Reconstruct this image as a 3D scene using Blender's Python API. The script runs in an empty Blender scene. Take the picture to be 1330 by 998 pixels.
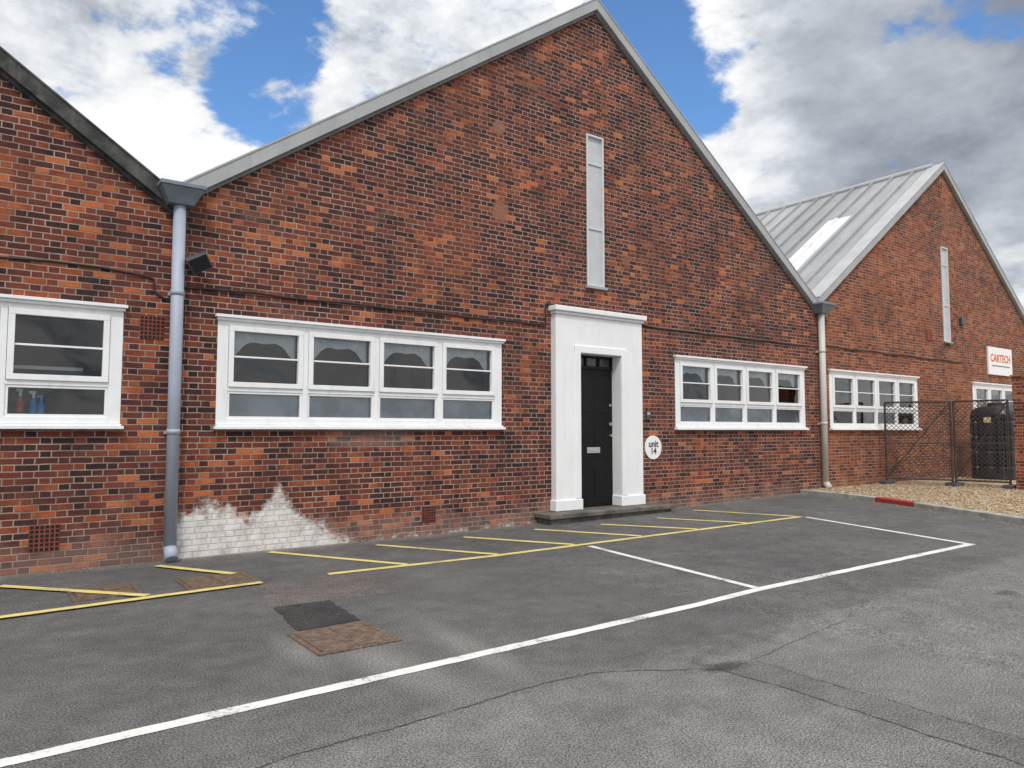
import bpy, math, random
from mathutils import Vector, Euler, Matrix
from mathutils.geometry import tessellate_polygon
random.seed(7)
SC=bpy.context.scene
COL=bpy.context.collection
# ---------------------------------------------------------------- node helpers
class NT:
    def __init__(s,tree): s.t=tree; s.n=tree.nodes; s.l=tree.links
    def new(s,typ,**k):
        n=s.n.new(typ)
        for a,b in k.items(): setattr(n,a,b)
        return n
    def put(s,sock,val):
        if isinstance(val,bpy.types.NodeSocket): s.l.new(val,sock)
        elif isinstance(val,(tuple,list)) and len(val)==3 and sock.type=='RGBA': sock.default_value=(*val,1)
        else: sock.default_value=val
    def m(s,op,a,b=None,c=None,clamp=False):
        n=s.new('ShaderNodeMath',operation=op); n.use_clamp=clamp
        s.put(n.inputs[0],a)
        if b is not None: s.put(n.inputs[1],b)
        if c is not None: s.put(n.inputs[2],c)
        return n.outputs[0]
    def vm(s,op,a,b=None,sc=None):
        n=s.new('ShaderNodeVectorMath',operation=op); s.put(n.inputs[0],a)
        if b is not None: s.put(n.inputs[1],b)
        if sc is not None: s.put(n.inputs['Scale'],sc)
        return n.outputs['Value'] if op in('DOT_PRODUCT','LENGTH','DISTANCE') else n.outputs[0]
    def mix(s,f,a,b,mode='MIX'):
        n=s.new('ShaderNodeMix',data_type='RGBA',blend_type=mode)
        s.put(n.inputs[0],f); s.put(n.inputs[6],a); s.put(n.inputs[7],b); return n.outputs[2]
    def noise(s,vec,scale,detail=4,rough=.5,dist=0,col=False):
        n=s.new('ShaderNodeTexNoise'); s.put(n.inputs['Vector'],vec)
        n.inputs['Scale'].default_value=scale; n.inputs['Detail'].default_value=detail
        n.inputs['Roughness'].default_value=rough; n.inputs['Distortion'].default_value=dist
        return n.outputs['Color' if col else 'Fac']
    def ramp(s,f,stops,interp='LINEAR'):
        n=s.new('ShaderNodeValToRGB'); cr=n.color_ramp; cr.interpolation=interp
        while len(cr.elements)<len(stops): cr.elements.new(.5)
        for e,(p,c) in zip(cr.elements,stops):
            e.position=p; e.color=(c,c,c,1) if isinstance(c,(int,float)) else (*c,1)
        s.put(n.inputs[0],f); return n.outputs[0]
    def mr(s,v,a,b,c=0.,d=1.,smooth=True):
        n=s.new('ShaderNodeMapRange'); n.interpolation_type='SMOOTHSTEP' if smooth else 'LINEAR'
        s.put(n.inputs[0],v)
        for i,x in enumerate((a,b,c,d)): s.put(n.inputs[i+1],x)
        return n.outputs[0]
    def pos(s): return s.new('ShaderNodeNewGeometry').outputs['Position']
    def sep(s,v):
        n=s.new('ShaderNodeSeparateXYZ'); s.put(n.inputs[0],v); return n.outputs
    def comb(s,x=0.,y=0.,z=0.):
        n=s.new('ShaderNodeCombineXYZ'); s.put(n.inputs[0],x); s.put(n.inputs[1],y); s.put(n.inputs[2],z); return n.outputs[0]
    def bump(s,h,strength=.5,dist=.01):
        n=s.new('ShaderNodeBump'); n.inputs['Strength'].default_value=strength; n.inputs['Distance'].default_value=dist
        s.put(n.inputs['Height'],h); return n.outputs[0]
def newmat(name):
    m=bpy.data.materials.new(name); m.use_nodes=True; k=NT(m.node_tree); k.n.clear()
    out=k.new('ShaderNodeOutputMaterial'); b=k.new('ShaderNodeBsdfPrincipled'); k.l.new(b.outputs[0],out.inputs[0])
    return m,k,b
def simple(name,col,rough=.5,metal=0.,var=.12,scale=6.,bump=.0,dirt=None,spec=.5):
    m,k,b=newmat(name); p=k.pos()
    n=k.noise(p,scale,3,.6)
    f=k.mr(n,.3,.7,1-var,1+var)
    c=k.mix(1.,col,k.comb(f,f,f),'MULTIPLY')
    if dirt is not None:
        px=k.sep(p); st=k.noise(k.comb(k.m('MULTIPLY',k.m('ADD',px[0],px[1]),9.),0.,k.m('MULTIPLY',px[2],1.2)),1.,4,.65)
        c=k.mix(k.m('MULTIPLY',k.mr(st,.5,.75),dirt[1]),c,dirt[0])
    k.put(b.inputs['Base Color'],c); b.inputs['Roughness'].default_value=rough; b.inputs['Metallic'].default_value=metal
    b.inputs['Specular IOR Level'].default_value=spec
    if bump: k.put(b.inputs['Normal'],k.bump(k.noise(p,scale*12,2,.6),bump,.004))
    return m
def brickmat(name,bias=0.,patch=False,ramp=None,spread=.80,grime=.38):
    m,k,b=newmat(name); p=k.pos(); s=k.sep(p)
    wob=k.noise(p,7.,1,.5,0,True); ws=k.sep(wob)
    u=k.m('ADD',k.m('ADD',s[0],s[1]),k.m('MULTIPLY_ADD',ws[0],.012,-.006))
    v=k.m('ADD',s[2],k.m('MULTIPLY_ADD',ws[1],.010,-.005))
    CH=.0715; ST=.215; P=ST*1.5
    row=k.m('FLOOR',k.m('DIVIDE',v,CH))
    wn0=k.new('ShaderNodeTexWhiteNoise',noise_dimensions='1D'); k.put(wn0.inputs['W'],row)
    uu=k.m('ADD',k.m('ADD',u,k.m('MULTIPLY',k.m('FLOORED_MODULO',row,2.),P/2)),k.m('MULTIPLY',wn0.outputs['Value'],.03))
    q=k.m('FLOOR',k.m('DIVIDE',uu,P)); r=k.m('SUBTRACT',uu,k.m('MULTIPLY',q,P))
    isH=k.m('GREATER_THAN',r,ST)
    rid=k.m('ADD',k.m('MULTIPLY',q,2.),isH)
    r2=k.m('SUBTRACT',r,k.m('MULTIPLY',isH,ST)); ln=k.m('SUBTRACT',ST,k.m('MULTIPLY',isH,ST/2))
    e1=k.m('MINIMUM',r2,k.m('SUBTRACT',ln,r2)); vv=k.m('SUBTRACT',v,k.m('MULTIPLY',row,CH))
    e2=k.m('MINIMUM',vv,k.m('SUBTRACT',CH,vv)); e=k.m('MINIMUM',e1,e2)
    fine=k.noise(p,45.,3,.65)
    rough_e=k.m('ADD',e,k.m('MULTIPLY_ADD',fine,.008,-.004))
    brick=k.mr(rough_e,.0042,.0080)
    wn=k.new('ShaderNodeTexWhiteNoise',noise_dimensions='2D'); k.put(wn.inputs['Vector'],k.comb(rid,row,0.))
    wc=k.sep(wn.outputs['Color'])
    bigc=k.sep(k.noise(p,.6,5,.62,0,True)); midc=k.sep(k.noise(p,2.4,5,.68,0,True))
    val=k.m('MULTIPLY_ADD',k.m('SUBTRACT',wc[0],.5),spread,.45)
    val=k.m('ADD',val,k.m('ADD',k.m('MULTIPLY_ADD',bigc[0],1.1,-.55+bias),k.m('MULTIPLY_ADD',midc[0],.7,-.35)))
    val=k.m('SUBTRACT',val,k.m('MULTIPLY',isH,.07),clamp=True)
    od=k.m('GREATER_THAN',wc[2],.94); val=k.m('ADD',val,k.m('MULTIPLY',od,.42),clamp=True)
    col=k.ramp(val,ramp or [(0,(.036,.019,.021)),(.2,(.072,.026,.024)),(.45,(.130,.037,.027)),(.70,(.195,.050,.029)),(.88,(.33,.086,.033)),(1,(.46,.135,.048))])
    gf=k.mr(fine,.25,.75,.76,1.22)
    col=k.mix(1.,col,k.comb(gf,gf,gf),'MULTIPLY')
    mort=k.ramp(midc[1],[(.3,(.18,.13,.105)),(.5,(.33,.255,.205)),(.7,(.46,.375,.31))])
    c=k.mix(brick,mort,col)
    c=k.mix(k.m('MULTIPLY',k.mr(bigc[1],.48,.75),grime),c,(.050,.032,.029))
    c=k.mix(k.m('MULTIPLY',k.mr(k.m('ADD',k.m('MULTIPLY',bigc[2],.5),k.m('MULTIPLY',midc[2],.5)),.54,.70),.22),c,(.32,.23,.19))
    base=k.mr(k.m('ADD',s[2],k.m('MULTIPLY_ADD',midc[0],-.9,.45)),.10,.45,1.,0.)
    c=k.mix(k.m('MULTIPLY',base,.32),c,(.34,.25,.21))
    if patch:
        H=k.ramp(k.m('DIVIDE',k.m('ADD',s[0],6.9),2.4,clamp=True),[(0,.42),(.10,.50),(.22,.60),(.34,.60),(.44,.42),(.52,.56),(.6,.80),(.66,.60),(.75,.40),(.88,.22),(1,.0)])
        pn=k.sep(k.noise(p,5.,7,.80,0,True))
        hn=k.m('ADD',H,k.m('MULTIPLY_ADD',pn[0],.8,-.40))
        mk_=k.mr(k.m('SUBTRACT',hn,s[2]),-.06,.12)
        mk_=k.m('MULTIPLY',mk_,k.mr(pn[1],.28,.5,.50,1.))
        mk_=k.m('MULTIPLY',mk_,k.m('MULTIPLY_ADD',brick,.22,.78))
        c=k.mix(mk_,c,k.ramp(pn[2],[(.3,(.50,.46,.43)),(.6,(.78,.76,.74))]))
        for (bx,bz,rr,cc,am,asp) in [(-2.02,4.97,.19,(.30,.135,.08),.9,1.),(-2.05,6.33,.13,(.28,.14,.095),.85,1.),(-4.2,1.40,.8,(.36,.27,.24),.28,.2),(-3.0,4.3,.6,(.32,.095,.040),.25,1.),(.75,4.55,.13,(.28,.13,.08),.6,1.)]:
            d=k.vm('LENGTH',k.comb(k.m('SUBTRACT',s[0],bx),0.,k.m('DIVIDE',k.m('SUBTRACT',s[2],bz),asp)))
            d=k.m('ADD',d,k.m('MULTIPLY_ADD',pn[0],rr*1.2,-rr*.6))
            c=k.mix(k.m('MULTIPLY',k.mr(d,rr*.65,rr*1.05,1.,0.),am),c,cc)
    k.put(b.inputs['Base Color'],c); b.inputs['Roughness'].default_value=.9; b.inputs['Specular IOR Level'].default_value=.25
    h=k.m('ADD',brick,k.m('MULTIPLY',wc[1],.4))
    k.put(b.inputs['Normal'],k.bump(h,.8,.008))
    return m
# ---------------------------------------------------------------- materials
M_brick=brickmat("weathered_brick",.0,patch=True)
M_brickL=brickmat("weathered_brick_neighbour",0.09,spread=.88)
M_brickR=brickmat("orange_brick",0.04,ramp=[(0,(.070,.027,.020)),(.3,(.155,.045,.025)),(.6,(.26,.073,.032)),(1,(.40,.125,.045))],spread=.65,grime=.3)
M_white=simple("white_gloss_paint",(.84,.85,.86),.35,0,.03,3,0,((.5,.5,.48),.3))
M_plaster=simple("white_render_paint",(.84,.84,.85),.55,0,.03,2,.12,((.58,.57,.55),.25))
M_verge=simple("grey_metal_flashing",(.37,.38,.385),.5,.0,.08,1.5,0,((.24,.245,.245),.4))
M_vergeS=simple("dark_lower_flashing",(.20,.20,.195),.6,0,.15,3)  # darker lower strip of the two-tone verge trim
M_vergeD=simple("weathered_dark_coping",(.060,.060,.058),.9,0,.5,5,.6,((.18,.18,.17),.5))
M_pipeB=simple("lilac_grey_pipe_paint",(.35,.39,.48),.55,0,.05,2,0,((.25,.26,.28),.25))
M_pipeG=simple("pale_grey_pipe_paint",(.52,.51,.48),.5,0,.06,2,0,((.3,.28,.25),.4))
M_black=simple("black_door_paint",(.006,.006,.006),.5,0,.3,3,spec=.25)
M_chrome=simple("satin_metal",(.6,.6,.6),.3,.9,.1,3)
M_dgrey=simple("dark_grey_plastic",(.06,.065,.075),.45,0,.1,5)
M_cable=simple("black_cable",(.025,.02,.019),.6)
M_stone=simple("dark_stone_step",(.12,.108,.092),.85,0,.4,4,.6,((.05,.045,.038),.7))
M_terra=simple("terracotta_air_brick",(.20,.048,.03),.85,0,.25,9,.4)
M_hole=simple("dark_void",(.008,.008,.008),.9)
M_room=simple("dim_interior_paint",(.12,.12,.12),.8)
M_frost=simple("obscured_glass_film",(.42,.45,.50),.2,0,.25,2.2)
M_fan=simple("dim_fanlight_glass",(.07,.075,.08),.15,0,.2,2.2)
M_slot=simple("translucent_grey_panel",(.52,.535,.55),.4,0,.05,4)
M_slotF=simple("pale_slot_frame",(.62,.63,.64),.5,0,.05,4)
M_reflArc=simple("pale_reflection_arc",(.78,.81,.84),.9,0,.1,8)  # pale sheet colour standing in for a reflection in the upper panes
M_steel=simple("rusty_dark_steel",(.070,.052,.042),.6,.4,.3,5)
M_conc=simple("concrete",(.33,.32,.30),.9,0,.25,6,.5)
M_tank=simple("blue_black_plastic_tank",(.012,.016,.024),.4,0,.1,2)
M_signW=simple("white_sign_face",(.86,.86,.86),.4,0,.02,2)
M_txt=simple("dark_lettering",(.03,.03,.035),.5,0,.02,2)
M_orange=simple("orange_red_lettering",(.75,.14,.02),.5,0,.02,2)
M_label=simple("pale_label",(.6,.55,.3),.5)
M_blue=simple("blue_bottle_plastic",(.05,.35,.8),.25); M_red=simple("red_bottle_plastic",(.6,.05,.04),.25)
def glassmat():
    m=bpy.data.materials.new("window_glass"); m.use_nodes=True; k=NT(m.node_tree); k.n.clear()
    out=k.new('ShaderNodeOutputMaterial'); tr=k.new('ShaderNodeBsdfTransparent'); gl=k.new('ShaderNodeBsdfGlossy')
    tr.inputs[0].default_value=(.85,.9,.92,1); gl.inputs['Roughness'].default_value=.02
    p=k.pos(); k.put(gl.inputs['Normal'],k.bump(k.noise(p,1.6,1,.5),.15,.06))
    fr=k.new('ShaderNodeFresnel'); fr.inputs[0].default_value=1.5
    mx=k.new('ShaderNodeMixShader'); k.put(mx.inputs[0],k.m('MULTIPLY',fr.outputs[0],2.2,clamp=True)); k.l.new(tr.outputs[0],mx.inputs[1]); k.l.new(gl.outputs[0],mx.inputs[2])
    k.l.new(mx.outputs[0],out.inputs[0]); return m
M_glass=glassmat()
def roofmat():
    m,k,b=newmat("pale_metal_roof"); p=k.pos(); s=k.sep(p)
    pan=k.m('FLOOR',k.m('DIVIDE',k.m('ADD',s[1],-.4),1.8))
    wn=k.new('ShaderNodeTexWhiteNoise',noise_dimensions='1D'); k.put(wn.inputs['W'],pan)
    c=k.ramp(wn.outputs['Value'],[(0,(.25,.255,.265)),(1,(.33,.335,.345))])
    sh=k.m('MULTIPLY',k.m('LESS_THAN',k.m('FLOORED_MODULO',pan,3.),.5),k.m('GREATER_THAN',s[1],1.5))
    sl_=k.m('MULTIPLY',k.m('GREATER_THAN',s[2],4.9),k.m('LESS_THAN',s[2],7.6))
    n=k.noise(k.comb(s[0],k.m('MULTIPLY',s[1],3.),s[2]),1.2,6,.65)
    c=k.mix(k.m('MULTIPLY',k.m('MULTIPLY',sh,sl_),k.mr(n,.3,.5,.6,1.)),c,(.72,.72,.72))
    f=k.mr(n,.3,.7,.86,1.08)
    c=k.mix(1.,c,k.comb(f,f,f),'MULTIPLY')
    k.put(b.inputs['Base Color'],c); b.inputs['Roughness'].default_value=.6
    return m
M_roof=roofmat()
def asphalt(name,dark=1.0,road=True,tint=(1,1,1)):
    m,k,b=newmat(name); p=k.pos(); s=k.sep(p)
    n1=k.noise(p,.45,7,.72,.2); nc=k.sep(k.noise(p,3.5,7,.80,0,True)); sp=k.noise(p,95.,2,.8)
    base=k.ramp(n1,[(.3,(.082,.081,.082)),(.5,(.110,.108,.106)),(.7,(.140,.137,.133))])
    if road:
        edge=k.m('ADD',s[1],k.m('MULTIPLY_ADD',nc[1],.30,-.15))
        old=k.mr(edge,-5.98,-5.72,1.,0.)
        oldc=k.ramp(n1,[(.3,(.145,.142,.135)),(.55,(.178,.173,.165)),(.75,(.22,.215,.205))])
        base=k.mix(k.m('MULTIPLY',old,.8),base,oldc)
        tx_=k.m('ADD',s[0],k.m('MULTIPLY_ADD',nc[1],.08,-.04))
        tr_=k.m('MULTIPLY',k.m('MULTIPLY',k.mr(tx_,-4.76,-4.68),k.mr(tx_,-4.46,-4.37,1.,0.)),k.mr(s[1],-6.4,-6.2,1.,0.))
        base=k.mix(k.m('MULTIPLY',k.m('MULTIPLY',tr_,k.mr(nc[2],.35,.6,.5,1.)),.5),base,(.105,.103,.10))
        def blob(x,y,rx,ry,rot=0.):
            dx=k.m('SUBTRACT',s[0],x); dy=k.m('SUBTRACT',s[1],y); ca,sa=math.cos(rot),math.sin(rot)
            a=k.m('DIVIDE',k.m('ADD',k.m('MULTIPLY',dx,ca),k.m('MULTIPLY',dy,sa)),rx)
            c_=k.m('DIVIDE',k.m('SUBTRACT',k.m('MULTIPLY',dy,ca),k.m('MULTIPLY',dx,sa)),ry)
            d=k.vm('LENGTH',k.comb(a,c_,0.)); d=k.m('ADD',d,k.m('MULTIPLY_ADD',nc[0],2.2,-1.1))
            return k.mr(d,.2,1.15,1.,0.)
        for (x,y,rx,ry,ro,am,cc) in [(-6.35,-5.1,.25,1.0,.1,.38,(.30,.29,.27)),(-5.75,-4.9,.18,1.0,-.1,.32,(.30,.29,.27)),(-6.75,-4.3,.15,.6,0,.35,(.28,.27,.25)),
             (-5.95,-2.5,.75,.65,0,.4,(.155,.125,.115)),(-4.7,-2.8,.9,.6,.2,.28,(.15,.13,.12)),(-4.65,-6.25,.20,.10,0.,.75,(.03,.03,.03)),(-1.0,-6.5,.16,.1,0.,.7,(.04,.04,.04)),(-4.2,-6.0,.8,.12,0.1,.4,(.06,.06,.06)),
             (-3.4,-7.2,1.1,.5,0,.2,(.26,.25,.24)),(0.,-1.2,2.2,.6,0,.2,(.08,.08,.08)),(-7.6,-3.2,.6,.8,0,.2,(.07,.07,.07)),(-6.0,-6.6,1.2,.3,.3,.22,(.09,.09,.09)),(-1.,-4.1,1.6,.5,0.,.2,(.08,.08,.08))]:
            base=k.mix(k.m('MULTIPLY',blob(x,y,rx,ry,ro),am),base,cc)
        wl=k.mr(k.m('ADD',s[1],k.m('MULTIPLY_ADD',nc[2],.6,-.30)),-.35,-.02,0.,1.)
        base=k.mix(k.m('MULTIPLY',wl,.6),base,(.19,.165,.14))
        jt=k.mr(k.m('ABSOLUTE',k.m('ADD',edge,5.86)),.0,.05,1.,0.)
        base=k.mix(k.m('MULTIPLY',k.m('MULTIPLY',jt,k.mr(nc[2],.4,.6)),.35),base,(.06,.06,.06))
    f=k.mr(nc[0],.3,.7,.78,1.20); f=k.m('MULTIPLY',f,k.mr(sp,.34,.66,.30,1.80)); f=k.m('MULTIPLY',f,dark)
    c=k.mix(1.,base,k.comb(k.m('MULTIPLY',f,tint[0]),k.m('MULTIPLY',f,tint[1]),k.m('MULTIPLY',f,tint[2])),'MULTIPLY')
    k.put(b.inputs['Base Color'],c); b.inputs['Roughness'].default_value=.88; b.inputs['Specular IOR Level'].default_value=.3
    k.put(b.inputs['Normal'],k.bump(sp,1.,.010))
    return m
M_asph=asphalt("worn_asphalt"); M_patch=asphalt("fresh_dark_asphalt",.42,False); M_patch2=asphalt("reddish_asphalt_repair",1.15,False,(1.08,.96,.93))
M_crack=simple("crack_filler_dirt",(.06,.058,.055),.95)
def paint(name,col,w0,w1):
    m,k,b=newmat(name); p=k.pos()
    n=k.noise(p,40.,4,.8); n2=k.noise(p,2.5,3,.6); w=k.mr(k.m('ADD',k.m('MULTIPLY',n,.7),k.m('MULTIPLY',n2,.5)),w0,w1)
    f=k.mr(n,.3,.7,.8,1.05)
    c=k.mix(w,k.mix(1.,col,k.comb(f,f,f),'MULTIPLY'),(.13,.128,.12))
    k.put(b.inputs['Base Color'],c); b.inputs['Roughness'].default_value=.8
    return m
M_pw=paint("worn_white_road_paint",(.72,.72,.69),.60,.78); M_py=paint("worn_yellow_road_paint",(.72,.59,.20),.60,.78)
M_redp=simple("red_kerb_paint",(.36,.035,.035),.7,0,.2,8)
def gravelmat():
    m,k,b=newmat("tan_gravel"); p=k.pos(); v=k.new('ShaderNodeTexVoronoi'); k.put(v.inputs['Vector'],p); v.inputs['Scale'].default_value=28
    cs=k.sep(v.outputs['Color']); c=k.ramp(cs[0],[(0,(.15,.10,.06)),(.4,(.34,.245,.145)),(.8,(.48,.365,.24)),(1,(.60,.51,.38))])
    k.put(b.inputs['Base Color'],c); b.inputs['Roughness'].default_value=.9
    k.put(b.inputs['Normal'],k.bump(v.outputs['Distance'],-1.,.03)); return m
M_gravel=gravelmat()
def covermat():
    m,k,b=newmat("rusty_cast_iron"); p=k.pos(); s=k.sep(p)
    ch=k.m('MULTIPLY',k.m('SINE',k.m('MULTIPLY',s[0],110.)),k.m('SINE',k.m('MULTIPLY',s[1],110.)))
    c=k.ramp(k.noise(p,14.,5,.7),[(.3,(.05,.038,.031)),(.5,(.14,.09,.06)),(.7,(.22,.16,.12))])
    c=k.mix(k.mr(ch,.1,.5,0.,.45),c,(.05,.038,.03))
    k.put(b.inputs['Base Color'],c); b.inputs['Roughness'].default_value=.7; k.put(b.inputs['Normal'],k.bump(ch,.5,.006)); return m
M_cover=covermat()
# ---------------------------------------------------------------- geometry helpers
def thing(name,label,cat,loc,group=None):
    e=bpy.data.objects.new(name,None); e.location=loc; e.empty_display_size=.2; COL.objects.link(e)
    e["label"]=label; e["category"]=cat
    if group: e["group"]=group
    return e
def wloc(o):
    v=Vector((0,0,0))
    while o: v=v+o.location; o=o.parent
    return v
def mk(name,verts,faces,mat,parent=None,bevel=0,smooth=False,center=True):
    c=Vector((0,0,0))
    if center:
        mn=Vector((min(v[i] for v in verts) for i in range(3))); mx=Vector((max(v[i] for v in verts) for i in range(3))); c=(mn+mx)/2; c.z=mn.z
    me=bpy.data.meshes.new(name); me.from_pydata([tuple(Vector(v)-c) for v in verts],[],faces); me.update()
    mats=mat if isinstance(mat,list) else [mat]
    for mm in mats: me.materials.append(mm)
    if smooth:
        for p in me.polygons: p.use_smooth=True
    o=bpy.data.objects.new(name,me); COL.objects.link(o)
    o.location=c-(wloc(parent) if parent else Vector((0,0,0))); o.parent=parent
    if bevel:
        b=o.modifiers.new("bevel",'BEVEL'); b.width=bevel; b.segments=2; b.limit_method='ANGLE'
    return o
class G:
    def __init__(s): s.v=[]; s.f=[]
    def box(s,x0,x1,y0,y1,z0,z1):
        n=len(s.v); s.v+=[(x0,y0,z0),(x1,y0,z0),(x1,y1,z0),(x0,y1,z0),(x0,y0,z1),(x1,y0,z1),(x1,y1,z1),(x0,y1,z1)]
        s.f+=[tuple(n+i for i in q) for q in((0,3,2,1),(4,5,6,7),(0,1,5,4),(1,2,6,5),(2,3,7,6),(3,0,4,7))]; return s
    def hexa(s,pts):
        n=len(s.v); s.v+=pts; s.f+=[tuple(n+i for i in q) for q in((0,3,2,1),(4,5,6,7),(0,1,5,4),(1,2,6,5),(2,3,7,6),(3,0,4,7))]; return s
    def cyl(s,a,b,r,seg=16,r2=None,caps=True):
        a=Vector(a);b=Vector(b);d=(b-a).normalized(); r2=r if r2 is None else r2
        u=d.orthogonal().normalized(); w=d.cross(u); n=len(s.v)
        for (c,rr) in((a,r),(b,r2)):
            for i in range(seg):
                t=2*math.pi*i/seg; s.v.append(tuple(c+u*math.cos(t)*rr+w*math.sin(t)*rr))
        for i in range(seg): j=(i+1)%seg; s.f.append((n+i,n+j,n+seg+j,n+seg+i))
        if caps: s.f.append(tuple(n+i for i in range(seg))[::-1]); s.f.append(tuple(n+seg+i for i in range(seg)))
        return s
    def mk(s,name,mat,parent=None,**k): return mk(name,s.v,s.f,mat,parent,**k)
def wall(name,outer,holes,y0,y1,mat,parent):
    loops=[outer]+holes; pts=[p for l in loops for p in l]; n=len(pts)
    tr=tessellate_polygon([[Vector((p[0],p[1],0)) for p in l] for l in loops])
    v=[(p[0],y0,p[1]) for p in pts]+[(p[0],y1,p[1]) for p in pts]; f=[]
    for t in tr:
        a,b_,c=[Vector((pts[i][0],pts[i][1],0)) for i in t]
        if (b_-a).cross(c-a).z<0: t=(t[0],t[2],t[1])
        f.append(tuple(t)); f.append(tuple(n+i for i in (t[0],t[2],t[1])))
    o=0
    for l in loops:
        k=len(l)
        for i in range(k): j=(i+1)%k; f.append((o+i,o+j,n+o+j,n+o+i))
        o+=k
    ob=mk(name,v,f,mat,parent)
    import bmesh
    bm=bmesh.new(); bm.from_mesh(ob.data); bmesh.ops.recalc_face_normals(bm,faces=bm.faces); bm.to_mesh(ob.data); bm.free()
    return ob
def tube(name,pts,r,mat,parent,seg=8):
    g=G()
    for a,b in zip(pts[:-1],pts[1:]): g.cyl(a,b,r,seg)
    return g.mk(name,mat,parent,smooth=False)
def rect(x0,x1,z0,z1): return [(x0,z0),(x1,z0),(x1,z1),(x0,z1)]
def gz(x): return .14*min(1,max(0,(x+3.5)/9.5))
# ---------------------------------------------------------------- building
ZS,ZH=1.52,2.92
def window(b,x0,x1,n=4,film_arcs=False,mat=M_white):
    F=G(); W=x1-x0
    F.box(x0,x1,.0-.012,.10,ZH-.12,ZH-.03).box(x0,x1,-.012,.10,ZS+.06,ZS+.13)
    pw=(W-.13*2-.07*(n-1))/n; xs=[x0+.13+i*(pw+.07) for i in range(n)]
    F.box(x0,x0+.13,-.010,.098,ZS+.13,ZH-.12).box(x1-.13,x1,-.010,.098,ZS+.13,ZH-.12)
    for i in range(1,n): F.box(xs[i]-.07,xs[i],-.010,.098,ZS+.13,ZH-.12)
    zt=ZS+.47
    for x in xs: F.box(x,x+pw,-.006,.095,zt,zt+.05)
    w=F.mk("window",mat,b,bevel=.004)
    H=G(); H.box(x0-.035,x1+.035,-.075,.02,ZH-.028,ZH+.008).box(x0-.015,x1+.015,-.045,.018,ZH-.062,ZH-.0285); H.mk("window_head",mat,w,bevel=.004)
    S=G(); S.box(x0-.03,x1+.03,-.085,.05,ZS,ZS+.035).box(x0-.005,x1+.005,-.055,.05,ZS+.0355,ZS+.058); S.mk("sill",mat,w,bevel=.004)
    for x in xs:
        z0,z1=zt+.052,ZH-.122; t=.062; a,c=x+.004,x+pw-.004
        g=G(); g.box(a,c,-.028,.06,z0,z0+t).box(a,c,-.028,.06,z1-t,z1).box(a,a+t,-.027,.059,z0+t,z1-t).box(c-t,c,-.027,.059,z0+t,z1-t)
        zm=(z0+z1)/2; g.box(a+t,c-t,.0,.045,zm-.011,zm+.011)
        g.mk("casement",mat,w,bevel=.004)
        mk("glass_pane",[(a+t-.01,.03,z0+t-.01),(c-t+.01,.03,z0+t-.01),(c-t+.01,.03,z1-t+.01),(a+t-.01,.03,z1-t+.01)],[(0,1,2,3)],M_glass,w)
        l0,l1=ZS+.13,zt; g=G(); q=.03
        g.box(x,x+pw,.005,.06,l0,l0+q).box(x,x+pw,.005,.06,l1-q,l1).box(x,x+q,.006,.059,l0+q,l1-q).box(x+pw-q,x+pw,.006,.059,l0+q,l1-q); g.mk("lower_frame",mat,w,bevel=.003)
        mk("glass_pane",[(x+q-.008,.035,l0+q-.008),(x+pw-q+.008,.035,l0+q-.008),(x+pw-q+.008,.035,l1-q+.008),(x+q-.008,.035,l1-q+.008)],[(0,1,2,3)],M_glass,w)
        if film_arcs:
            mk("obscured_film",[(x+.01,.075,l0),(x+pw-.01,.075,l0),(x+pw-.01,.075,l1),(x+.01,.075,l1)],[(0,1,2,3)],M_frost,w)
            # added arched sheet, open centre and side tails, imitating the opposite building's reflection
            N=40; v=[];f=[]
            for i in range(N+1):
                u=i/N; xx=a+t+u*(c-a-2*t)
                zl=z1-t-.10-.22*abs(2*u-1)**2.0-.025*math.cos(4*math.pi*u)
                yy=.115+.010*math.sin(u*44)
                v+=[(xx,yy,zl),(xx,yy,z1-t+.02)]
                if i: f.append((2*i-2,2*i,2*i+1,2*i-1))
            mk("reflection_arc",v,f,M_reflArc,w,smooth=True)
    return w
SL=.70
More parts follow.
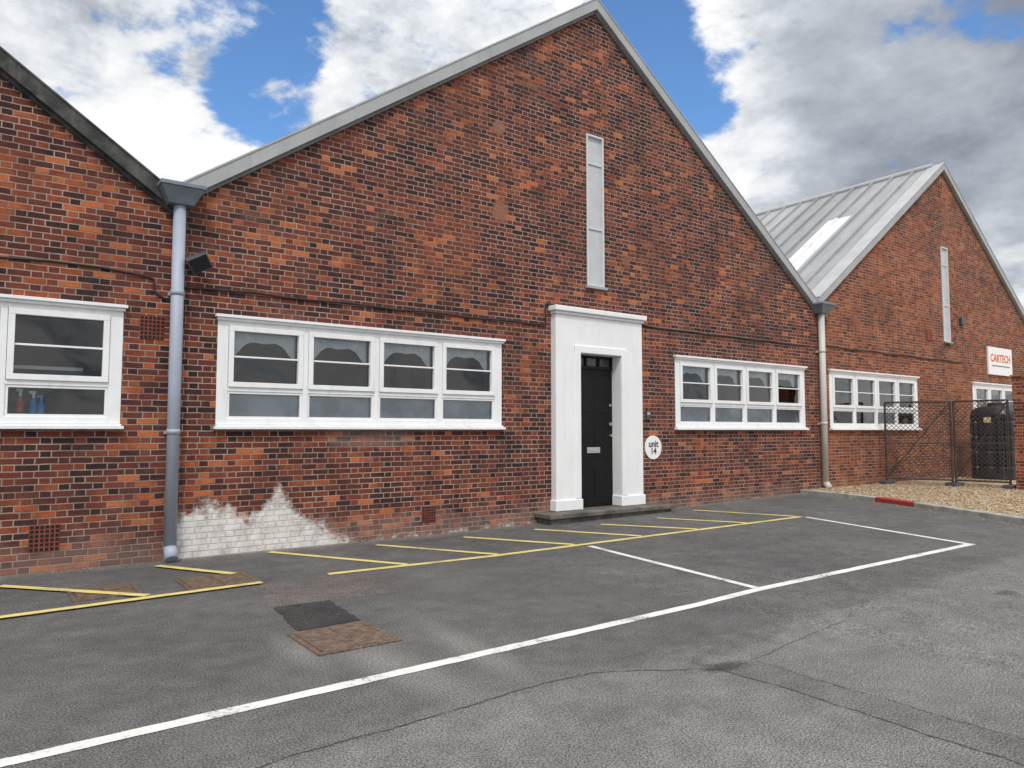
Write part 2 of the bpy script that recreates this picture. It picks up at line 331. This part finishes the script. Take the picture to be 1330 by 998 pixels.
def roofline(b,c,half,zt,mat,matS):
    for sgn in(-1,1):
        def P(d,y,z): return (c+sgn*d,y,zt-SL*d+z)
        def bar(d0,d1,y0,y1,z0,z1,G_):
            pts=[P(d0,y0,z0),P(d1,y0,z0),P(d1,y1,z0),P(d0,y1,z0),P(d0,y0,z1),P(d1,y0,z1),P(d1,y1,z1),P(d0,y1,z1)]
            if sgn<0: pts=[pts[i] for i in(1,0,3,2,5,4,7,6)]
            G_.hexa(pts)
        g=G(); bar(0,half-.02,-.10,.30,-.20,0,g); bar(0,half-.02,-.11,-.02,-.012,.014,g)
        for i in range(1,3):
            d=half*i/3; bar(d-.02,d+.02,-.104,-.09,-.195,.0,g)
        g.mk("verge_trim",mat,b)
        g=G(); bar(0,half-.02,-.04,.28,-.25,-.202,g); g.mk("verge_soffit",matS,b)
    g=G()
    for sgn in(-1,1):
        pts=[(c,.302,zt-.16),(c+sgn*half,.302,zt-.16-SL*half),(c+sgn*half,34,zt-.16-SL*half),(c,34,zt-.16),(c,.302,zt-.03),(c+sgn*half,.302,zt-.03-SL*half),(c+sgn*half,34,zt-.03-SL*half),(c,34,zt-.03)]
        if sgn<0: pts=[pts[i] for i in(1,0,3,2,5,4,7,6)]
        g.hexa(pts)
        for i in range(56):
            y=.7+i*.6
            pts=[(c,y-.03,zt-.029),(c+sgn*half,y-.03,zt-.029-SL*half),(c+sgn*half,y+.03,zt-.029-SL*half),(c,y+.03,zt-.029),(c,y-.02,zt+.05),(c+sgn*half,y-.02,zt+.05-SL*half),(c+sgn*half,y+.02,zt+.05-SL*half),(c,y+.02,zt+.05)]
            if sgn<0: pts=[pts[i] for i in(1,0,3,2,5,4,7,6)]
            g.hexa(pts)
    r=g.mk("roof",M_roof,b)
    R_=G(); R_.cyl((c,.2,zt-.02),(c,34,zt-.02),.09,10); R_.mk("ridge_cap",M_verge,r)
def slot(b,c,mat=M_slot):
    x0,x1,z0,z1=c-.20,c+.20,4.0,6.68
    g=G(); t=.03; g.box(x0,x0+t,-.02,.1,z0,z1).box(x1-t,x1,-.02,.1,z0,z1).box(x0+t,x1-t,-.019,.1,z1-t,z1).box(x0+t,x1-t,-.019,.1,z0,z0+t)
    for q in(.38,.81): g.box(x0+t,x1-t,.01,.1,z0+(z1-z0)*q-.012,z0+(z1-z0)*q+.012)
    w=g.mk("slot_window",M_slotF,b)
    mk("glass_pane",[(x0+t,.03,z0+t),(x1-t,.03,z0+t),(x1-t,.03,z1-t),(x0+t,.03,z1-t)],[(0,1,2,3)],mat,w)
    G().box(x0-.04,x1+.04,-.06,.05,z0-.045,z0-.002).mk("sill",M_verge,w)
def airbrick(b,x,z,w=.225,h=.225):
    g=G(); a=g.box(x-w/2,x+w/2,-.008,.02,z-h/2,z+h/2).mk("air_brick",M_terra,b,bevel=.003)
    g=G(); n=6
    for i in range(n):
        for j in range(n):
            cx=x-w/2+w*(i+.5)/n; cz=z-h/2+h*(j+.5)/n; g.box(cx-w*.055,cx+w*.055,-.0095,.0,cz-h*.055,cz+h*.055)
    g.mk("vent_holes",M_hole,a)
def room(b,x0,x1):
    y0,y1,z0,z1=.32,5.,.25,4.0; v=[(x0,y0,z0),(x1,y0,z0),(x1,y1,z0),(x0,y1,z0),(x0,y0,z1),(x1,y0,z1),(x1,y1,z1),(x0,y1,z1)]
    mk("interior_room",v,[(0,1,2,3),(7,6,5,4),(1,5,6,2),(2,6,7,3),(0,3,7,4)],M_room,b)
def pipe(b,x,mat,zb,y=-.11,r=.070,zt=4.18):
    g=G(); g.cyl((x,y,zb+.12),(x,y,zt),r,24)
    g.cyl((x,y,zb+.125),(x,y-.10,zb),r*1.02,24)
    for z in(1.42,3.05): g.cyl((x,y,z+zb),(x,y,z+zb+.06),r*1.08,24)
    p=g.mk("drainpipe",mat,b,smooth=False)
    for pl in p.data.polygons: pl.use_smooth=len(pl.vertices)==4
    for z in(1.44,3.07): G().box(x-.085,x+.085,-.045,.001,z+zb-.018,z+zb+.018).mk("pipe_bracket",mat,p)
    z=zt; w=.14; W=.235; g=G()
    g.hexa([(x-w,y-.1,z-.02),(x+w,y-.1,z-.02),(x+w,.0,z-.02),(x-w,.0,z-.02),(x-W,y-.2,z+.16),(x+W,y-.2,z+.16),(x+W,.0,z+.16),(x-W,.0,z+.16)])
    g.box(x-W-.015,x+W+.015,y-.215,-.001,z+.162,z+.21)
    g.mk("hopper",M_hop,p,bevel=.006)
M_hop=simple("dark_blue_grey_hopper",(.17,.20,.24),.5,0,.15,4)
HW=6.775
def gable(c,x0,x1,zt=8.98):
    return [(x0,-.4),(x1,-.4),(x1,zt-SL*abs(x1-c)),(c,zt),(x0,zt-SL*abs(x0-c))]
A=thing("brick_gabled_unit","maroon brick gabled workshop unit with white door surround","building",(0,0,0))
wall("wall",gable(0,-HW,HW),[rect(-6.22,-2.03,ZS+.01,ZH-.01),rect(2.03,6.22,ZS+.01,ZH-.01),rect(-.60,.60,-.1,2.95),rect(-.19,.19,4.01,6.67)],0,.3,M_brick,A)
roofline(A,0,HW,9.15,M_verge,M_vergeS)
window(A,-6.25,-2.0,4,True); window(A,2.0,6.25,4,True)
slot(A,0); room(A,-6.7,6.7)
airbrick(A,-3.28,.30)
pipe(A,-6.74,M_pipeB,.04)
g=G(); zt=3.42; y=-.13
g.box(-1.0,-.47,y,.16,.205,zt).box(.47,1.0,y,.16,.205,zt).box(-.47,.47,y,.16,2.80,zt)
g.box(-1.025,-.445,y-.025,.1,.204,.38).box(.445,1.025,y-.025,.1,.204,.38)
g.box(-.60,-.472,y-.018,y+.01,.382,2.93).box(.472,.60,y-.018,y+.01,.382,2.93).box(-.60,.60,y-.0175,y+.01,2.802,2.932)
sur=g.mk("door_surround",M_plaster,A,bevel=.012)
g=G(); g.box(-1.025,1.025,y-.03,.0,zt+.001,zt+.05).box(-1.06,1.06,y-.075,.0,zt+.051,zt+.135)
g.mk("cornice",M_plaster,sur,bevel=.012)
d=G(); yd=.10; d.box(-.47,.47,yd,yd+.05,.21,2.56)
for z0,z1 in((.36,.86),(1.06,1.70),(1.82,2.44)):
    for x0,x1 in((-.37,-.04),(.04,.37)):
        d.box(x0,x1,yd-.006,yd+.01,z0,z1)
d.box(-.47,.47,yd-.02,yd+.06,2.562,2.62).box(-.47,.47,yd-.02,yd+.06,2.76,2.80)
for x in(-.47,-.17,.13,.43): d.box(x,x+.04,yd-.018,yd+.06,2.621,2.759)
door=d.mk("door",M_black,A,bevel=.005)
mk("fanlight_pane",[(-.45,yd+.02,2.62),(.45,yd+.02,2.62),(.45,yd+.02,2.76),(-.45,yd+.02,2.76)],[(0,1,2,3)],M_fan,door)
G().box(-.15,.15,yd-.026,yd-.011,1.12,1.22).box(-.11,.11,yd-.032,yd-.025,1.15,1.19).mk("letterbox",M_chrome,door,bevel=.004)
G().cyl((.40,yd,1.62),(.40,yd-.035,1.62),.03).mk("lock",M_chrome,door); G().cyl((.40,yd,1.95),(.40,yd-.03,1.95),.022).mk("lock",M_chrome,door)
G().cyl((.40,yd,1.42),(.40,yd-.05,1.42),.022).mk("door_knob",M_chrome,door)
G().box(-1.30,1.46,-.36,.14,-.05,.115).box(-1.36,1.52,-.42,.139,.12,.20).mk("doorstep",M_stone,A,bevel=.015)
g=G(); g.box(1.20,1.30,-.03,.0,1.70,1.86); ic=g.mk("intercom",M_dgrey,A,bevel=.004); G().box(1.215,1.285,-.034,-.029,1.79,1.84).mk("speaker_grille",M_chrome,ic)
tube("cable",[(-6.65,-.015,3.21)]+[(-6.2+i*.4,-.015,3.23+.012*math.sin(i*1.9)) for i in range(13)]+[(-1.12,-.015,3.24),(-1.13,-.02,3.5),(-1.12,-.02,3.58),(-.6,-.02,3.585),(.6,-.02,3.585),(1.10,-.02,3.58),(1.14,-.02,3.42),(1.6,-.015,3.40)]+[(2+i*.5,-.015,3.40+.012*math.sin(i*2.3)) for i in range(10)],.014,M_cable,A)
B=thing("brick_gabled_unit","brick gabled unit with weathered dark roof coping","building",(-13.55,0,0))
wall("wall",gable(-13.55,-13.55-HW,-HW,8.9),[rect(-11.52,-7.33,ZS+.01,ZH-.01),rect(-19.8,-15.6,ZS+.01,ZH-.01)],0,.3,M_brickL,B)
roofline(B,-13.55,HW,9.04,M_vergeD,M_vergeD)
window(B,-11.57,-7.28,4,False); window(B,-19.8,-15.55,4,False); room(B,-20.2,-6.85)
airbrick(B,-7.96,.36,.28,.28); airbrick(B,-6.98,2.70,.26,.27)
G().box(-11.2,-7.6,.6,.62,2.2,2.24).mk("interior_shelf",M_white,B)
tube("cable",[(-12+i*.5,-.015,3.33+.015*math.sin(i*1.7)) for i in range(10)]+[(-7.1,-.015,3.30),(-6.98,-.015,3.27),(-6.97,-.015,3.12),(-6.86,-.015,3.05)],.013,M_cable,B)
Cc=13.30
D=thing("brick_gabled_unit","orange brick gabled unit with pale metal roof","building",(Cc,0,0))
wall("wall",gable(Cc,HW,Cc+6.6,8.93),[rect(7.28,11.42,ZS+.01,ZH-.01),rect(14.85,19.0,ZS+.01,ZH-.01),rect(Cc-.19,Cc+.19,4.01,6.67)],0,.3,M_brickR,D)
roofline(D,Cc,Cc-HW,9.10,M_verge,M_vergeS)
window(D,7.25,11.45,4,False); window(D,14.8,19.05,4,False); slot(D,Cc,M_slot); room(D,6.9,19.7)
pipe(D,6.82,M_pipeG,.22)
G().box(14.1,14.3,-.08,0,4.55,4.75).mk("alarm_box",M_dgrey,D,bevel=.01)
G().box(12.1,12.4,-.02,0,3.95,4.25).mk("wall_vent",M_terra,D,bevel=.005)
tube("cable",[(7.0+i*.6,-.015,3.45+.02*math.sin(i*2.1)) for i in range(13)],.013,M_cable,D)
# ---------------------------------------------------------------- small things on the walls
def text(s,size,loc,mat,parent,name,bold=.0,rot=(math.pi/2,0,0)):
    cu=bpy.data.curves.new(name,'FONT'); cu.body=s; cu.size=size; cu.align_x='CENTER'; cu.align_y='CENTER'; cu.offset=bold; cu.extrude=.001
    t=bpy.data.objects.new("tmp",cu); COL.objects.link(t); dg=bpy.context.evaluated_depsgraph_get(); me=bpy.data.meshes.new_from_object(t.evaluated_get(dg)); bpy.data.objects.remove(t)
    me.materials.clear(); me.materials.append(mat)
    o=bpy.data.objects.new(name,me); COL.objects.link(o); o.rotation_euler=rot; o.location=Vector(loc)-wloc(parent); o.parent=parent; return o
s=thing("unit_sign","round white unit number sign on the brick wall","sign",(1.38,0,1.20))
G().cyl((1.38,-.001,1.20),(1.38,-.018,1.20),.215,48).mk("sign_plate",M_signW,s,bevel=.002)
text("unit",.165,(1.38,-.0205,1.26),M_txt,s,"lettering",.004); text("14",.155,(1.38,-.0205,1.13),M_txt,s,"lettering",.004)
s=thing("company_sign","white rectangular sign with orange CARTECH lettering on brick wall","sign",(16.75,0,3.2))
G().box(15.88,17.6,-.05,-.001,3.2,4.04).mk("sign_plate",M_signW,s,bevel=.004)
text("CARTECH",.325,(16.74,-.053,3.70),M_orange,s,"lettering",.008); G().box(16.1,17.38,-.0525,-.0505,3.46,3.49).mk("underline",M_dgrey,s)
s=thing("floodlight","dark grey floodlight bracketed to the brick wall by the drainpipe","floodlight",(-6.5,0,3.45))
g=G(); g.box(-.12,.12,-.045,.045,-.10,.10); g.hexa([(-.09,.045,-.08),(.09,.045,-.08),(.07,.10,-.06),(-.07,.10,-.06),(-.09,.045,.08),(.09,.045,.08),(.07,.10,.06),(-.07,.10,.06)])
RM=Euler((math.radians(38),math.radians(-28),math.radians(-15))).to_matrix(); LP=Vector((-6.53,-.20,3.49))
g.v=[tuple(RM@Vector(v)+LP) for v in g.v]; h=g.mk("lamp_housing",M_dgrey,s,bevel=.008)
q=[tuple(RM@Vector(v)+LP) for v in((-.1,-.047,-.085),(.1,-.047,-.085),(.1,-.047,.085),(-.1,-.047,.085))]; mk("lamp_glass",q,[(0,1,2,3)],M_tank,h)
G().box(-6.59,-6.47,-.02,0,3.42,3.56).box(-6.54,-6.52,-.17,-.02,3.47,3.50).mk("bracket",M_dgrey,s)
def bottle(x,y,z,mat,cap,lab,hh):
    b=thing("spray_bottle",lab,"bottle",(x,y,z)); g=G(); g.cyl((x,y,z),(x,y,z+.12*hh),.035,16).cyl((x,y,z+.12*hh),(x,y,z+.17*hh),.035,16,.013); g.mk("bottle_body",mat,b,smooth=True)
    G().cyl((x,y,z+.17*hh),(x,y,z+.21*hh),.015,12).box(x-.04,x+.02,y-.01,y+.01,z+.21*hh,z+.235*hh).mk("trigger_cap",cap,b)
G().box(-11.4,-7.4,.101,.31,ZS+.08,ZS+.13).mk("window_board",M_white,B)
bottle(-8.10,.13,ZS+.131,M_blue,M_white,"blue spray bottle standing on the window board",1.2); bottle(-8.03,.15,ZS+.131,M_blue,M_blue,"small blue bottle standing on the window board",1.0)
bottle(-8.22,.14,ZS+.131,M_red,M_white,"red spray bottle standing on the window board",1.3)
# ---------------------------------------------------------------- ground
def structure(o): o["kind"]="structure"; return o
xs=[-400,-3.5,6,400]; v=[];f=[]
for x in xs: v+=[(x,-400,gz(x)),(x,400,gz(x))]
for i in range(3): f.append((2*i,2*i+2,2*i+3,2*i+1))
structure(mk("ground",v,f,M_asph,center=False))
def strip(name,a,b,w,mat,z=.004,jit=.004):
    a=Vector(a);b=Vector(b);d=b-a;L=d.length;d/=L;n=Vector((-d.y,d.x)); N=max(2,int(L/.10)); v=[];f=[]
    for i in range(N+1):
        c=a+d*(L*i/N); 
        for s_ in(-1,1):
            p=c+n*s_*(w/2+random.uniform(-jit,jit)); v.append((p.x,p.y,gz(p.x)+z))
        if i: f.append((2*i-2,2*i-1,2*i+1,2*i)[::-1])
    return structure(mk(name,v,f,mat,center=False))
Wm=M_pw; Y=M_py
strip("white_bay_line",(-16,-5.45),(-8.4,-5.2),.10,Wm); strip("white_bay_line",(-8.4,-5.2),(-2.57,-5.03),.10,Wm); strip("white_bay_line",(-2.57,-5.03),(1.62,-5.18),.10,Wm)
strip("white_bay_line",(-2.16,-2.2),(-2.56,-4.975),.085,Wm,.0045); strip("white_bay_line",(2.45,-2.36),(1.58,-5.13),.085,Wm,.0045)
strip("yellow_hatch_line",(-5.55,-1.89),(2.43,-2.28),.10,Y,.005)
for a,b in [((-5.6,-.12),(-4.63,-1.88)),((-4.28,-.38),(-3.42,-1.93)),((-3.0,-.5),(-2.24,-1.99)),((-1.78,-.55),(-1.05,-2.04)),((-.66,-.8),(.05,-2.1)),((.55,-.85),(1.15,-2.15)),((1.85,-.52),(2.40,-2.2))]:
    strip("yellow_hatch_line",a,b,.095,Y,.006)
strip("yellow_hatch_line",(-16,-2.6),(-6.26,-1.95),.10,Y,.016)
for a,b in [((-8.35,-.64),(-7.28,-1.93)),((-6.92,-.38),(-6.36,-1.35)),((-9.6,-.6),(-8.5,-2.03))]: strip("yellow_hatch_line",a,b,.095,Y,.0165)
def patchpoly(name,pts,mat,z=.002):
    P=[]
    for a,b in zip(pts,pts[1:]+pts[:1]):
        a=Vector(a);b=Vector(b); N=max(2,int((b-a).length/.06))
        for i in range(N): q=a+(b-a)*i/N; P.append((q.x+random.uniform(-.012,.012),q.y+random.uniform(-.012,.012)))
    return structure(mk(name,[(x,y,gz(x)+z) for x,y in P],[tuple(range(len(P)))],mat,center=False))
patchpoly("tarmac_patch",[(-6.58,-3.85),(-6.06,-3.82),(-6.0,-3.02),(-6.49,-3.0)],M_patch,.004)
patchpoly("tarmac_patch",[(-6.5,-2.98),(-5.35,-3.1),(-5.15,-2.0),(-6.3,-1.98)],M_patch2,.002)
def cover(x0,x1,y0,y1,lab):
    c=thing("manhole_cover",lab,"manhole cover",((x0+x1)/2,(y0+y1)/2,0)); t=.04
    G().box(x0,x1,y0,y0+t,-.05,.010).box(x0,x1,y1-t,y1,-.05,.010).box(x0,x0+t,y0+t,y1-t,-.05,.0095).box(x1-t,x1,y0+t,y1-t,-.05,.0095).mk("cover_frame",M_cover,c)
    xm=(x0+x1)/2; G().box(x0+t+.006,xm-.003,y0+t+.006,y1-t-.006,-.05,.011).box(xm+.003,x1-t-.006,y0+t+.006,y1-t-.006,-.05,.011).mk("cover_plate",M_cover,c)
cover(-6.68,-6.06,-4.53,-3.89,"rusty square iron manhole cover set in the asphalt")
cover(-7.85,-7.28,-1.78,-1.2,"rusty iron manhole cover crossed by yellow paint"); cover(-6.92,-6.25,-1.92,-1.25,"rusty iron manhole cover crossed by yellow paint")
def crack(pts,w,mat=M_crack,z=.003,name="tarmac_crack"):
    P=[]
    for (a,b) in zip(pts[:-1],pts[1:]):
        a=Vector(a);b=Vector(b);N=max(2,int((b-a).length/.03))
        for i in range(N): P.append(a+(b-a)*i/N)
    P.append(Vector(pts[-1])); v=[];f=[]; off=0
    for i,p in enumerate(P):
        off=off*.9+random.uniform(-.009,.009); d=(P[min(i+1,len(P)-1)]-P[max(i-1,0)]).normalized(); n=Vector((-d.y,d.x)); ww=w*random.uniform(.15,1.2)
        for s_ in(-1,1):
            q=p+n*(off+s_*ww/2); v.append((q.x,q.y,gz(q.x)+z))
        if i: f.append((2*i-2,2*i-1,2*i+1,2*i)[::-1])
    structure(mk(name,v,f,mat,center=False))
crack([(-7.8,-5.95),(-7.2,-5.88),(-6.67,-5.87),(-5.9,-5.82),(-5.45,-5.84),(-5.0,-6.1),(-4.65,-6.3)],.012)
crack([(-4.65,-6.3),(-3.9,-6.2),(-3.0,-6.1),(-2.3,-5.9),(-1.3,-5.93),(.15,-6.15),(2,-6.3)],.006)
crack([(-4.73,-6.25),(-4.72,-7.0),(-4.73,-7.9),(-4.74,-9)],.012); crack([(-4.40,-6.3),(-4.41,-7.0),(-4.39,-7.9),(-4.42,-9)],.007)
crack([(-5.1,-3.0),(-4.2,-3.4),(-3.2,-3.2),(-2.9,-2.7)],.004)
crack([(-1.3,-3.2),(-.2,-3.5),(.9,-3.3)],.004)
KP=[(5.95,-.02),(5.75,-1.3),(5.30,-2.45),(4.75,-3.6),(4.10,-4.9),(3.4,-6.6),(2.6,-9.0)]
def kerbseg(P,mat,name):
    v=[];f=[]
    for i,p in enumerate(P):
        d=(P[min(i+1,len(P)-1)]-P[max(i-1,0)]).normalized(); n=Vector((-d.y,d.x)); n=n if n.x>0 else -n
        z=gz(p.x); q=p+n*.13; v+=[(p.x,p.y,z-.1),(p.x,p.y,z+.075),(p.x+n.x*.02,p.y+n.y*.02,z+.09),(q.x,q.y,z+.09),(q.x,q.y,z-.1)]
        if i:
            o=5*(i-1)
            for j in range(4): f.append((o+j,o+j+1,o+5+j+1,o+5+j))
    f+=[(0,1,2,3,4),tuple(5*(len(P)-1)+j for j in(4,3,2,1,0))]
    return structure(mk(name,v,f,mat))
def kat(y0,y1,n=6):
    out=[]
    for i in range(n+1):
        y=y0+(y1-y0)*i/n
        for a,b in zip(KP[:-1],KP[1:]):
            if b[1]<=y<=a[1]: t=(y-a[1])/(b[1]-a[1]); out.append(Vector((a[0]+t*(b[0]-a[0]),y))); break
    return out
yk=-.03
while yk>-8.0:
    red=-2.3<yk<-2.0 or -2.3<yk<-1.8
    kerbseg(kat(yk,yk-.90,2),M_redp if red else M_conc,"kerb"); yk-=.91 if yk<-.1 else .96
K=kat(-.02,-8.9,20)
v=[(p.x+.11,p.y,gz(p.x)+.075) for p in K]; n=len(v); v+=[(p.x+1.5,p.y,.22) for p in K]; v+=[(60,p.y,.22) for p in K]; f=[]
for i in range(n-1): f.append((i,i+1,n+i+1,n+i)); f.append((n+i,n+i+1,2*n+i+1,2*n+i))
structure(mk("gravel_ground",v,f,M_gravel,center=False))
def stones(N,fx,name,mat,smin,smax):
    g=G()
    for _ in range(N):
        x,y,z=fx(); r=random.uniform(smin,smax); a=random.random()*6.28; n=len(g.v)
        for (px,py,pz) in((1,0,0),(0,1,0),(-1,0,0),(0,-1,0),(0,0,.8),(0,0,-.4)):
            qx=px*math.cos(a)-py*math.sin(a)*.7; qy=px*math.sin(a)+py*math.cos(a)*.7
            g.v.append((x+qx*r,y+qy*r,z+pz*r*.8+r*.2))
        g.f+=[(n+i,n+(i+1)%4,n+4) for i in range(4)]+[(n+(i+1)%4,n+i,n+5) for i in range(4)]
    o=g.mk(name,mat,smooth=True,center=False); o["kind"]="stuff"; return o
def fx():
    y=-random.uniform(.05,8.); p=kat(y,y-.01)[0]; d=random.random()**1.5*5; x=p.x+.2+d; z=min(.222,gz(p.x)+.075+(d+.09)/1.4*(.22-gz(p.x)-.075)); return x,y,z
stones(9000,fx,"gravel_stones",M_gravel,.012,.03)
def fx2():
    x=random.uniform(-12,6); y=-abs(random.gauss(0,.10))-.01; return x,y,gz(x)
stones(1500,fx2,"loose_grit",M_conc,.003,.010)
def fx3():
    y=-random.uniform(.05,6.); p=kat(y,y-.01)[0]; x=p.x-.02-abs(random.gauss(0,.14)); return x,y,gz(x)
stones(260,fx3,"spilled_gravel",M_gravel,.006,.016)
# ---------------------------------------------------------------- fence panels
def fence(p0,p1,z0=.24,h=1.95):
    a=Vector((*p0,0));b=Vector((*p1,0));d=(b-a);L=d.length;d/=L
    t=thing("mesh_fence_panel","temporary steel mesh fence panel standing on gravel","fence",(a+b)/2+Vector((0,0,z0)),"temporary fence panels by the brick unit")
    def W(u,z): q=a+d*u; return (q.x,q.y,z0+z)
    g=G()
    g.cyl(W(0,0),W(0,h),.026,10).cyl(W(L,0),W(L,h),.026,10).cyl(W(0,h),W(L,h),.022,10).cyl(W(0,.12),W(L,.12),.022,10).cyl(W(0,.14),W(L,h-.02),.016,8).cyl(W(0,h*.5),W(L,h*.5),.014,8); g.mk("frame",M_steel,t)
    g=G(); s_=.10; zl,zh=.12,h; H=zh-zl; n=int((L+H)/s_)+1
    for i in range(n):
        c=i*s_
        u0=max(0,c-H);u1=min(L,c)
        if u1>u0:
            g.cyl(W(u0,zl+c-u0),W(u1,zl+c-u1),.007,4,None,False); g.cyl(W(L-u0,zl+c-u0),W(L-u1,zl+c-u1),.007,4,None,False)
    g.mk("wire_mesh",M_steel,t)
    for u in(0,L):
        q=W(u,0); G().box(q[0]-.22,q[0]+.22,q[1]-.09,q[1]+.09,z0-.03,z0+.07).mk("foot_block",M_dgrey,t,bevel=.02)
fence((9.25,-.25),(9.8,-1.5)); fence((9.83,-1.56),(9.97,-2.62))
# ---------------------------------------------------------------- tank
t=thing("storage_tank","blue black ribbed plastic storage tank standing on gravel behind mesh fence","tank",(13.7,-1.0,.22))
tx,ty=13.7,-1.0; v=[];f=[];N=96
zz=[0,.03,.3,.33,.37,.4,.7,.73,.77,.8,1.1,1.13,1.17,1.2,1.5,1.53,1.57,1.6,1.72,1.82,1.90,1.95,1.96]; rr=[.93,.97,.97,.93,.93,.97,.97,.93,.93,.97,.97,.93,.93,.97,.97,.93,.93,.97,.95,.88,.74,.5,.3]
for z,r in zip(zz,rr):
    for i in range(N):
        a=2*math.pi*i/N; e=.6; cx=math.copysign(abs(math.cos(a))**e,math.cos(a)); cy=math.copysign(abs(math.sin(a))**e,math.sin(a))
        rib=1-.06*(math.sin(a*16)>0)*(0.1<z<1.7); v.append((tx+.64*r*cx*rib,ty+.56*r*cy*rib,.22+z))
for k_ in range(len(zz)-1):
    for i in range(N): j=(i+1)%N; f.append((k_*N+i,k_*N+j,(k_+1)*N+j,(k_+1)*N+i))
f.append(tuple((len(zz)-1)*N+i for i in range(N)))
mk("tank_body",v,f,M_tank,t)
G().cyl((tx,ty,2.17),(tx,ty,2.26),.2,24).mk("tank_lid",M_tank,t,bevel=.01); G().box(tx-.66,tx-.62,ty-.10,ty+.06,1.72,1.86).mk("paper_label",M_label,t)
pr=thing("brick_pier","brown brick boundary pier standing on gravel","wall",(10.17,-2.95,.2))
G().box(9.90,10.33,-3.18,-2.75,.1,2.66).mk("pier_wall",M_brickR,pr); G().box(9.87,10.36,-3.21,-2.72,2.662,2.74).mk("coping",M_brickR,pr,bevel=.01)
# ---------------------------------------------------------------- world
w=bpy.data.worlds.new("World"); SC.world=w; w.use_nodes=True; k=NT(w.node_tree); k.n.clear()
try:
    w.cycles.sampling_method='MANUAL'; w.cycles.sample_map_resolution=256
except Exception: pass
out=k.new('ShaderNodeOutputWorld'); bg=k.new('ShaderNodeBackground'); k.l.new(bg.outputs[0],out.inputs[0])
SUN_EL=math.radians(52); SUN_AZ=math.radians(215)
sky=k.new('ShaderNodeTexSky',sky_type='NISHITA'); sky.sun_disc=False; sky.sun_elevation=SUN_EL; sky.sun_rotation=SUN_AZ; sky.air_density=1.; sky.dust_density=.5; sky.ozone_density=2.5
tc=k.new('ShaderNodeTexCoord').outputs['Generated']; s=k.sep(tc)
zc=k.m('MAXIMUM',s[2],0.); inv=k.m('DIVIDE',1.,k.m('ADD',zc,.35))
P=k.comb(k.m('MULTIPLY',s[0],inv),k.m('MULTIPLY',s[1],inv),k.m('MULTIPLY',s[2],.9))
def dens(vec): return k.noise(vec,4.2,10,.60,.1)
n0=dens(P)
def lobe(d,a0,a1):
    v_=Vector(d).normalized(); dd=k.vm('DOT_PRODUCT',tc,tuple(v_)); return k.mr(dd,math.cos(math.radians(a1)),math.cos(math.radians(a0)))
D0=k.m('MULTIPLY_ADD',n0,1.9,-.20)
for (d,a0,a1,am) in [((.245,.83,.50),0,6.5,-.32),((.27,.87,.41),0,5,-.28),((.133,.871,.473),0,4.5,-.30),((.671,.592,.455),1,7.5,-.38),((.70,.60,.40),0,5,-.24),((.62,.60,.50),0,5,-.22)]:
    D0=k.m('ADD',D0,k.m('MULTIPLY',lobe(d,a0,a1),am))
cov=k.mr(D0,.38,.60)
off=k.vm('ADD',P,(-.03,-.05,.07)); n1=dens(off)
rel=k.m('SUBTRACT',n0,n1)
dk=lobe((.885,.33,.40),3,18)
shade=k.m('ADD',.88,k.m('MULTIPLY',rel,k.mr(dk,0.,1.,1.7,.8)))
shade=k.m('ADD',shade,k.m('MULTIPLY_ADD',k.noise(P,1.6,4,.5),-.8,.36))
shade=k.m('SUBTRACT',shade,k.m('MULTIPLY',dk,.50))
cc=k.ramp(shade,[(0,(.20,.22,.27)),(.25,(.29,.32,.38)),(.5,(.50,.54,.60)),(.72,(.80,.83,.87)),(.92,(1.0,1.0,1.0))])
skyc=k.mix(1.,sky.outputs[0],(.12,.16,.19),'MULTIPLY')
ccs=k.vm('SCALE',cc,None,k.mr(s[2],.45,.85,1.,1.7))
fin=k.mix(cov,skyc,ccs)
k.put(bg.inputs['Color'],fin); bg.inputs['Strength'].default_value=1.0
sl=bpy.data.lights.new("sun",'SUN'); sl.energy=1.8; sl.angle=math.radians(10); sl.color=(1,.96,.90)
so=bpy.data.objects.new("sun",sl); COL.objects.link(so)
sd=Vector((math.sin(SUN_AZ)*math.cos(SUN_EL),math.cos(SUN_AZ)*math.cos(SUN_EL),math.sin(SUN_EL)))
so.rotation_euler=(-sd).to_track_quat('-Z','Y').to_euler(); so.location=(0,-10,20)
# ---------------------------------------------------------------- camera
cd=bpy.data.cameras.new("camera"); cam=bpy.data.objects.new("camera",cd); COL.objects.link(cam); SC.camera=cam
cd.sensor_width=36; cd.lens=950/1330*36; cd.clip_end=2000
cam.location=(-8.57,-9.31,1.5); cam.rotation_euler=(math.radians(93.67),0,math.radians(-36.05))
SC.view_settings.view_transform='Standard'; SC.view_settings.look='None'; SC.view_settings.exposure=0
